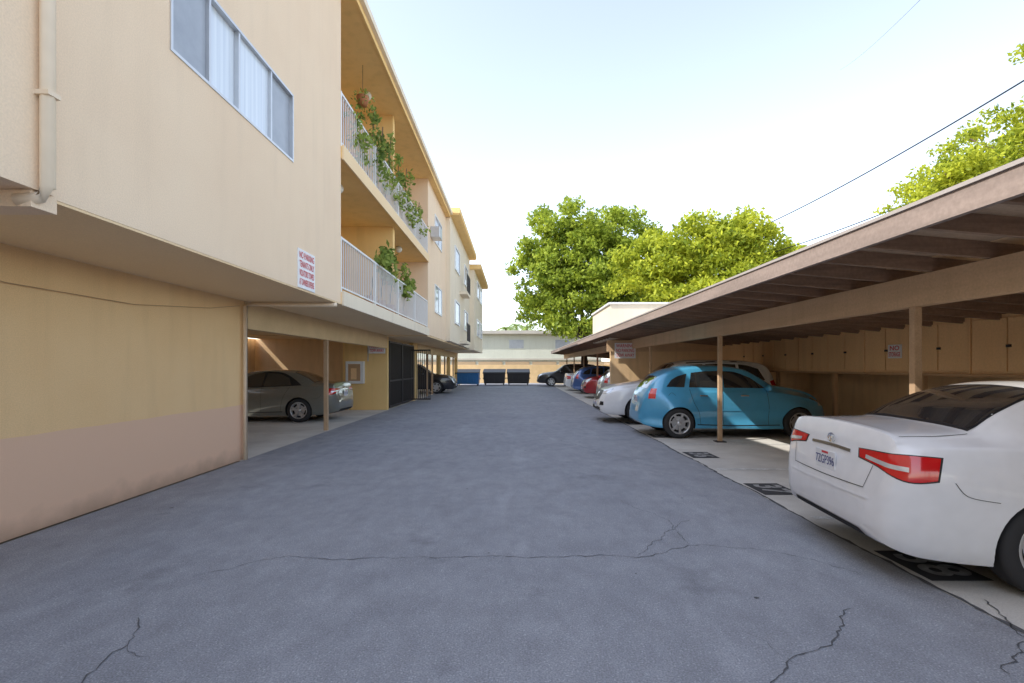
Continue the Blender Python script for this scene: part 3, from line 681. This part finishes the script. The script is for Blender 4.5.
SUV=dict(L=4.95,W=1.94,r=.37,xw=(1.0,3.9),spokes=6,gap=.05,
 top=[(0,.62),(.03,.80),(.10,1.08),(.22,1.40),(.38,1.62),(.6,1.70),(1.3,1.76),(2.2,1.76),(2.8,1.68),(3.15,1.45),(3.6,1.17),(4.0,1.12),(4.5,1.04),(4.8,.90),(4.92,.70),(4.95,.58)],
 belt=[(0,.56),(.08,.95),(.25,1.10),(.8,1.13),(2.4,1.08),(3.4,1.05),(4.3,.97),(4.75,.82),(4.95,.50)],
 bot=[(0,.38),(.1,.32),(.5,.26),(4.3,.24),(4.8,.26),(4.95,.34)],
 plan=[(0,.70),(.03,.80),(.1,.88),(.25,.95),(.6,1.0),(4.0,1.0),(4.4,.96),(4.7,.87),(4.88,.74),(4.95,.6)],
 roofw=[(0,.5),(.2,.74),(.6,.72),(1.5,.70),(2.7,.69),(3.2,.76),(3.6,.82),(4.3,.78),(4.95,.5)],
 mirror=(3.15,1.13),handles=[(1.55,1.0),(2.5,.98)],plate=('f',.50,"7KRV412"),
 patches=[("rear_window",'r',[(-.55,1.17),(0,1.17),(.55,1.17)],[(-.5,1.52),(0,1.53),(.5,1.52)],'glass'),
  ("windshield",'t',[(3.52,-.68),(3.6,0),(3.52,.68)],[(2.86,-.58),(2.80,0),(2.86,.58)],'glass'),
  ("side_window_quarter",'s',[(.48,1.19),(1.15,1.175)],[(.62,1.50),(.9,1.59),(1.15,1.62)],'glass'),
  ("side_window_rear",'s',[(1.23,1.175),(2.05,1.15)],[(1.23,1.625),(1.6,1.64),(2.05,1.63)],'glass'),
  ("side_window_front",'s',[(2.13,1.15),(2.7,1.135),(3.3,1.12)],[(2.13,1.63),(2.5,1.60),(2.90,1.46)],'glass'),
  ("tail_lamp",'cr',[(46,.98),(58,1.0)],[(46,1.22),(58,1.16)],'red'),
  ("headlamp",'cf',[(30,.80),(40,.80),(52,.86)],[(30,.90),(40,.95),(52,.97)],'clear'),
  ("fog_lamp",'cf',[(32,.50),(42,.50)],[(32,.60),(42,.60)],'dark'),
  ("grille",'f',[(-.40,.66),(0,.62),(.40,.66)],[(-.52,.88),(0,.90),(.52,.88)],'black'),
  ("over_badge",'f',[(-.07,.72),(.07,.72)],[(-.07,.84),(.07,.84)],'chrome'),
  ("lower_grille",'f',[(-.6,.36),(0,.35),(.6,.36)],[(-.6,.44),(0,.44),(.6,.44)],'dark'),
  ("side_cladding",'s',[(1.5,.29),(2.4,.28),(3.4,.29)],[(1.5,.38),(2.4,.37),(3.4,.38)],'black')],
 strips=[("door_seam",'s',[(1.19,1.14),(1.30,.90),(1.46,.65),(1.5,.38)],.008,'black'),("door_seam",'s',[(2.09,1.12),(2.10,.8),(2.10,.38)],.008,'black'),
  ("door_seam",'s',[(3.28,1.08),(3.32,.8),(3.30,.38)],.008,'black'),("roof_rail",'s',[(1.0,1.69),(1.8,1.695),(2.6,1.66)],.03,'black')])
white=paint("car_paint_white",(.88,.88,.89)); blue=paint("car_paint_blue",(.085,.40,.66),.15,.3); grey=paint("car_paint_grey",(.22,.225,.20),.4,.3)
redp=paint("car_paint_red",(.40,.02,.03),.2); blk=paint("car_paint_black",(.02,.02,.025)); silv=paint("car_paint_silver",(.5,.52,.55),.5,.3); bluew=paint("car_paint_navy",(.08,.16,.4),.3)
build_car("parked_sedan",SED,white,(2.66,4.32,0),math.radians(-5))
build_car("parked_hatchback",PT,blue,(2.78,11.7,0),math.radians(0))
build_car("parked_suv",SUV,white,(7.3,14.5,0),math.pi)
build_car("parked_sedan",SED,grey,(-5.0,14.85,0),math.pi)
build_car("parked_suv",SUV,redp,(8.3,25.0,0),math.pi)
build_car("parked_hatchback",PT,silv,(3.6,21.8,0),0)
build_car("parked_hatchback",PT,bluew,(3.3,29.2,0),0)
build_car("parked_sedan",SED,white,(3.2,32.4,0),0)
build_car("parked_suv",SUV,blk,(6.7,39.6,0),math.pi)
build_car("parked_suv",SUV,blk,(-8.4,29.4,0),0)
# ---------------------------------------------------------------- vegetation
def leaves(name,clumps,size,mat,parent=None,flat=.0):
    cs=[];
    for (c,rad,n) in clumps:
        d=rng.normal(size=(n,3)); d/=np.linalg.norm(d,axis=1)[:,None]; rr=rng.random(n)**(1/2.0)*1.1
        cs.append(np.array(c)+d*rr[:,None]*np.array(rad))
    P=np.vstack(cs); n=len(P)
    a=rng.normal(size=(n,3)); a/=np.linalg.norm(a,axis=1)[:,None]
    b=np.cross(a,rng.normal(size=(n,3))); b/=np.linalg.norm(b,axis=1)[:,None]
    s=size*rng.uniform(.6,1.3,n)[:,None]
    V=np.stack([P-a*s,P-b*s*.5+a*s*.1,P+a*s,P+b*s*.5+a*s*.1],axis=1).reshape(-1,3)
    me=bpy.data.meshes.new(name); me.vertices.add(4*n); me.vertices.foreach_set("co",V.ravel().astype(np.float32))
    me.loops.add(4*n); me.loops.foreach_set("vertex_index",np.arange(4*n,dtype=np.int32))
    me.polygons.add(n); me.polygons.foreach_set("loop_start",np.arange(0,4*n,4,dtype=np.int32)); 
    try: me.polygons.foreach_set("loop_total",np.full(n,4,dtype=np.int32))
    except Exception: pass
    me.materials.append(mat); me.update(calc_edges=True); me.validate()
    o=bpy.data.objects.new(name,me); COL.objects.link(o)
    if parent: o.parent=parent
    return o
def tree(name,base,lobes,nclump,leafn,size,mat,cr=(.9,.9,.65)):
    e=empty(name); cl=[]
    bx,by=base; zc=min(l[0][2]-l[1][2]*.6 for l in lobes)
    tube("trunk",[(bx,by,0),(bx+.1,by,zc*.5),(bx-.05,by,zc+.5)],.3,M['bark'],e,10,[.38,.3,.25])
    for (c,r) in lobes:
        c=Vector(c); s=Vector((bx-.05,by,zc+.3)); m=(s+c)/2+Vector((random.uniform(-.4,.4),random.uniform(-.4,.4),-.4))
        tube("limb",[s,m,c],.1,M['bark'],e,7,[.2,.13,.05])
        for k in range(4):
            d=Vector(rng.normal(size=3)).normalized(); q=c+Vector((d.x*r[0],d.y*r[1],abs(d.z)*r[2]))*.8
            tube("branch",[c-(c-s)*.3,(c+q)/2+Vector((0,0,.2)),q],.04,M['bark'],e,5,[.07,.05,.02])
    tot=sum(l[1][0]*l[1][2] for l in lobes)
    for (c,r) in lobes:
        n=int(nclump*r[0]*r[2]/tot)
        for k in range(n):
            d=rng.normal(size=3); d/=np.linalg.norm(d); d[2]=d[2] if d[2]>-.5 else -d[2]*.4
            f=rng.uniform(.72,1.04) if rng.random()<.72 else rng.uniform(.2,.7)
            p=np.array(c)+d*np.array(r)*f; sc=rng.uniform(.5,1.2)
            cl.append((p,(cr[0]*sc,cr[1]*sc,cr[2]*sc),int(leafn*sc*sc)))
    leaves("crown_foliage",cl,size,mat,e); return e
tree("broadleaf_tree",(5.6,41),[((5.2,41,11.4),(4.4,4,3.6)),((2.6,40,9.0),(3.0,3,3.0)),((8.4,40,10.2),(3.3,3,3.8)),((5,38.5,7.4),(4.4,2.5,3.2)),((8.6,39,6),(3.0,2.4,2.8)),((2.2,40,6.2),(2.2,2,1.9)),((4.8,38,4.7),(3.4,2,1.6))],480,150,.17,M['leaf1'],(.85,.85,.6))
tree("broadleaf_tree",(13,33),[((11.6,33,8.4),(3.9,3,2.8)),((14.8,33,8.7),(3.3,3,2.7)),((9.2,33,7.2),(2.8,2.6,2.8)),((17.9,34,7.3),(2.8,2.4,2.6)),((13,31.5,5.6),(5.0,2.4,3.0))],460,150,.15,M['leaf2'],(.8,.8,.55))
tree("broadleaf_tree",(19,18.5),[((18.6,18.5,8.8),(2.7,2.6,2.4)),((16.0,18,7.6),(2.3,2.1,2.0)),((21,18.5,9.2),(3,2.6,2.8)),((14.6,18,6.5),(1.4,1.3,1.1)),((18,17.5,6.5),(3.4,2,1.9))],420,150,.085,M['leaf2'],(.5,.5,.36))
tree("broadleaf_tree",(17.2,15),[((16.6,15,10.7),(1.4,1.3,1.0)),((18.5,15,9.9),(1.9,1.8,1.8))],50,130,.08,M['leaf2'],(.4,.4,.34))
def palm(x,y,h,r):
    e=empty("palm_tree"); tube("trunk",[(x,y,0),(x+.1,y,h*.5),(x,y,h)],.18,M['bark'],e,8,[.24,.18,.15])
    V=[];F=[]
    for i in range(26):
        a=random.uniform(0,6.28); up=random.uniform(-.2,1.1); pts=[]
        for t in np.linspace(0,1,7):
            pts.append(Vector((x+math.cos(a)*r*t,y+math.sin(a)*r*t,h+up*r*.7*t-r*.8*t*t)))
        sd=Vector((-math.sin(a),math.cos(a),0)); 
        for j in range(6):
            for s in (-1,1):
                for q in range(3):
                    p=pts[j].lerp(pts[j+1],q/3); k=len(V); V+=[p,p+sd*s*.35*r*.5+(pts[j+1]-pts[j])*.6-Vector((0,0,.12)),p+(pts[j+1]-pts[j])*.2]; F.append((k,k+1,k+2))
    mesh_obj("fronds",V,F,M['leaf3'],e)
palm(-1.2,66,6.6,2.2); palm(1.6,68,6.9,2.4); palm(.2,70,7.3,2)
# balcony plants : separate potted plants along the rail
cl=[]
pys=[9.9,10.5,11.1,11.8,12.6,13.5,14.4,15.3,16.3]
for y in pys:
    PP=empty("potted_plant")
    hgt=random.uniform(.6,1.7); cl=[]
    nn=int(4+hgt*5)
    for i in range(nn):
        z=5.85+hgt*(i/nn)
        cl.append(((XU+random.uniform(-.15,.16),y+random.uniform(-.26,.26),z),(random.uniform(.07,.17),random.uniform(.1,.22),random.uniform(.1,.2)),random.randint(8,26)))
    leaves("plant_leaves",cl,.065,M['leaf3'],PP)
    tube("plant_stem",[(XU-.2,y,5.7),(XU-.1,y+.05,6.3),(XU-.02,y,5.85+hgt)],.012,M['bark'],PP,5)
    tube("pot",[(XU-.22,y,5.5),(XU-.22,y,5.78)],.14,M['pot'],PP,14,[.10,.15])
for y in (11.6,12.4,13.3,14.2,14.9):
    PP=empty("potted_plant")
    cl=[((XU-.08+random.uniform(-.15,.2),y+random.uniform(-.3,.3),3.95+random.uniform(-.4,.4)),(.16,.22,.18),32) for i in range(5)]
    leaves("plant_leaves",cl,.08,M['leaf3'],PP)
    tube("plant_stem",[(XU-.25,y,3.1),(XU-.15,y,4.0)],.015,M['bark'],PP,5)
    tube("pot",[(XU-.25,y,2.9),(XU-.25,y,3.2)],.15,M['pot'],PP,16,[.11,.16])
HP=empty("hanging_plant")
tube("hanger_wire",[(-3.35,11,8.2),(-3.35,11,7.5)],.005,M['metal'],HP,5); tube("hanging_pot",[(-3.35,11,7.3),(-3.35,11,7.5)],.1,M['pot'],HP,14,[.09,.14])
leaves("hanging_leaves",[((-3.35,11,7.45),(.22,.22,.18),70),((-3.35,11,7.1),(.15,.15,.3),40)],.05,M['leaf3'],HP)
# power lines
def wire(p,q,sag,r=.012,n=24):
    P=[Vector(p).lerp(Vector(q),i/n)-Vector((0,0,sag*4*(i/n)*(1-i/n))) for i in range(n+1)]
    return tube("power_line",P,r,M['black'],None,5)
def at(px,py,Y): return ((px-515)*Y/500,Y,1.58+(366-py)*Y/500)
wire(at(1090,40,14),at(740,236,34),.35,.028)
wire(at(1000,165,18),at(740,262,34),.25,.028)
wire(at(925,-5,14),at(840,70,40),.2,.006)
# ---------------------------------------------------------------- light, sky, camera
w=bpy.data.worlds.new("World"); S.world=w; w.use_nodes=True; nt=w.node_tree
sky=nt.nodes.new("ShaderNodeTexSky"); sky.sky_type='NISHITA'; sky.sun_disc=False
el,a=math.radians(45),math.radians(22)
sd=Vector((-math.cos(a)*math.cos(el),-math.sin(a)*math.cos(el),math.sin(el)))
sky.sun_elevation=el; sky.sun_rotation=math.atan2(sd.x,sd.y); sky.dust_density=.6; sky.air_density=1.0; sky.ozone_density=1.0
hs=nt.nodes.new("ShaderNodeHueSaturation"); hs.inputs["Saturation"].default_value=.60; nt.links.new(sky.outputs[0],hs.inputs["Color"])
bg=nt.nodes["Background"]; nt.links.new(hs.outputs[0],bg.inputs[0]); bg.inputs[1].default_value=.43
ld=bpy.data.lights.new("sun",'SUN'); ld.energy=5; ld.angle=math.radians(.5); ld.color=(1,.95,.87)
lo=bpy.data.objects.new("sun",ld); COL.objects.link(lo); lo.rotation_euler=(-sd).to_track_quat('-Z','Y').to_euler()
cd=bpy.data.cameras.new("camera"); cd.sensor_width=36; cd.lens=500/1024*36; cd.shift_x=-3/1024; cd.shift_y=24.5/1024; cd.clip_end=2000; cd.clip_start=.05
co=bpy.data.objects.new("camera",cd); COL.objects.link(co); co.location=(0,0,1.58); co.rotation_euler=(math.pi/2,0,0); S.camera=co
S.view_settings.view_transform='Standard'; S.view_settings.look='None'; S.view_settings.exposure=0
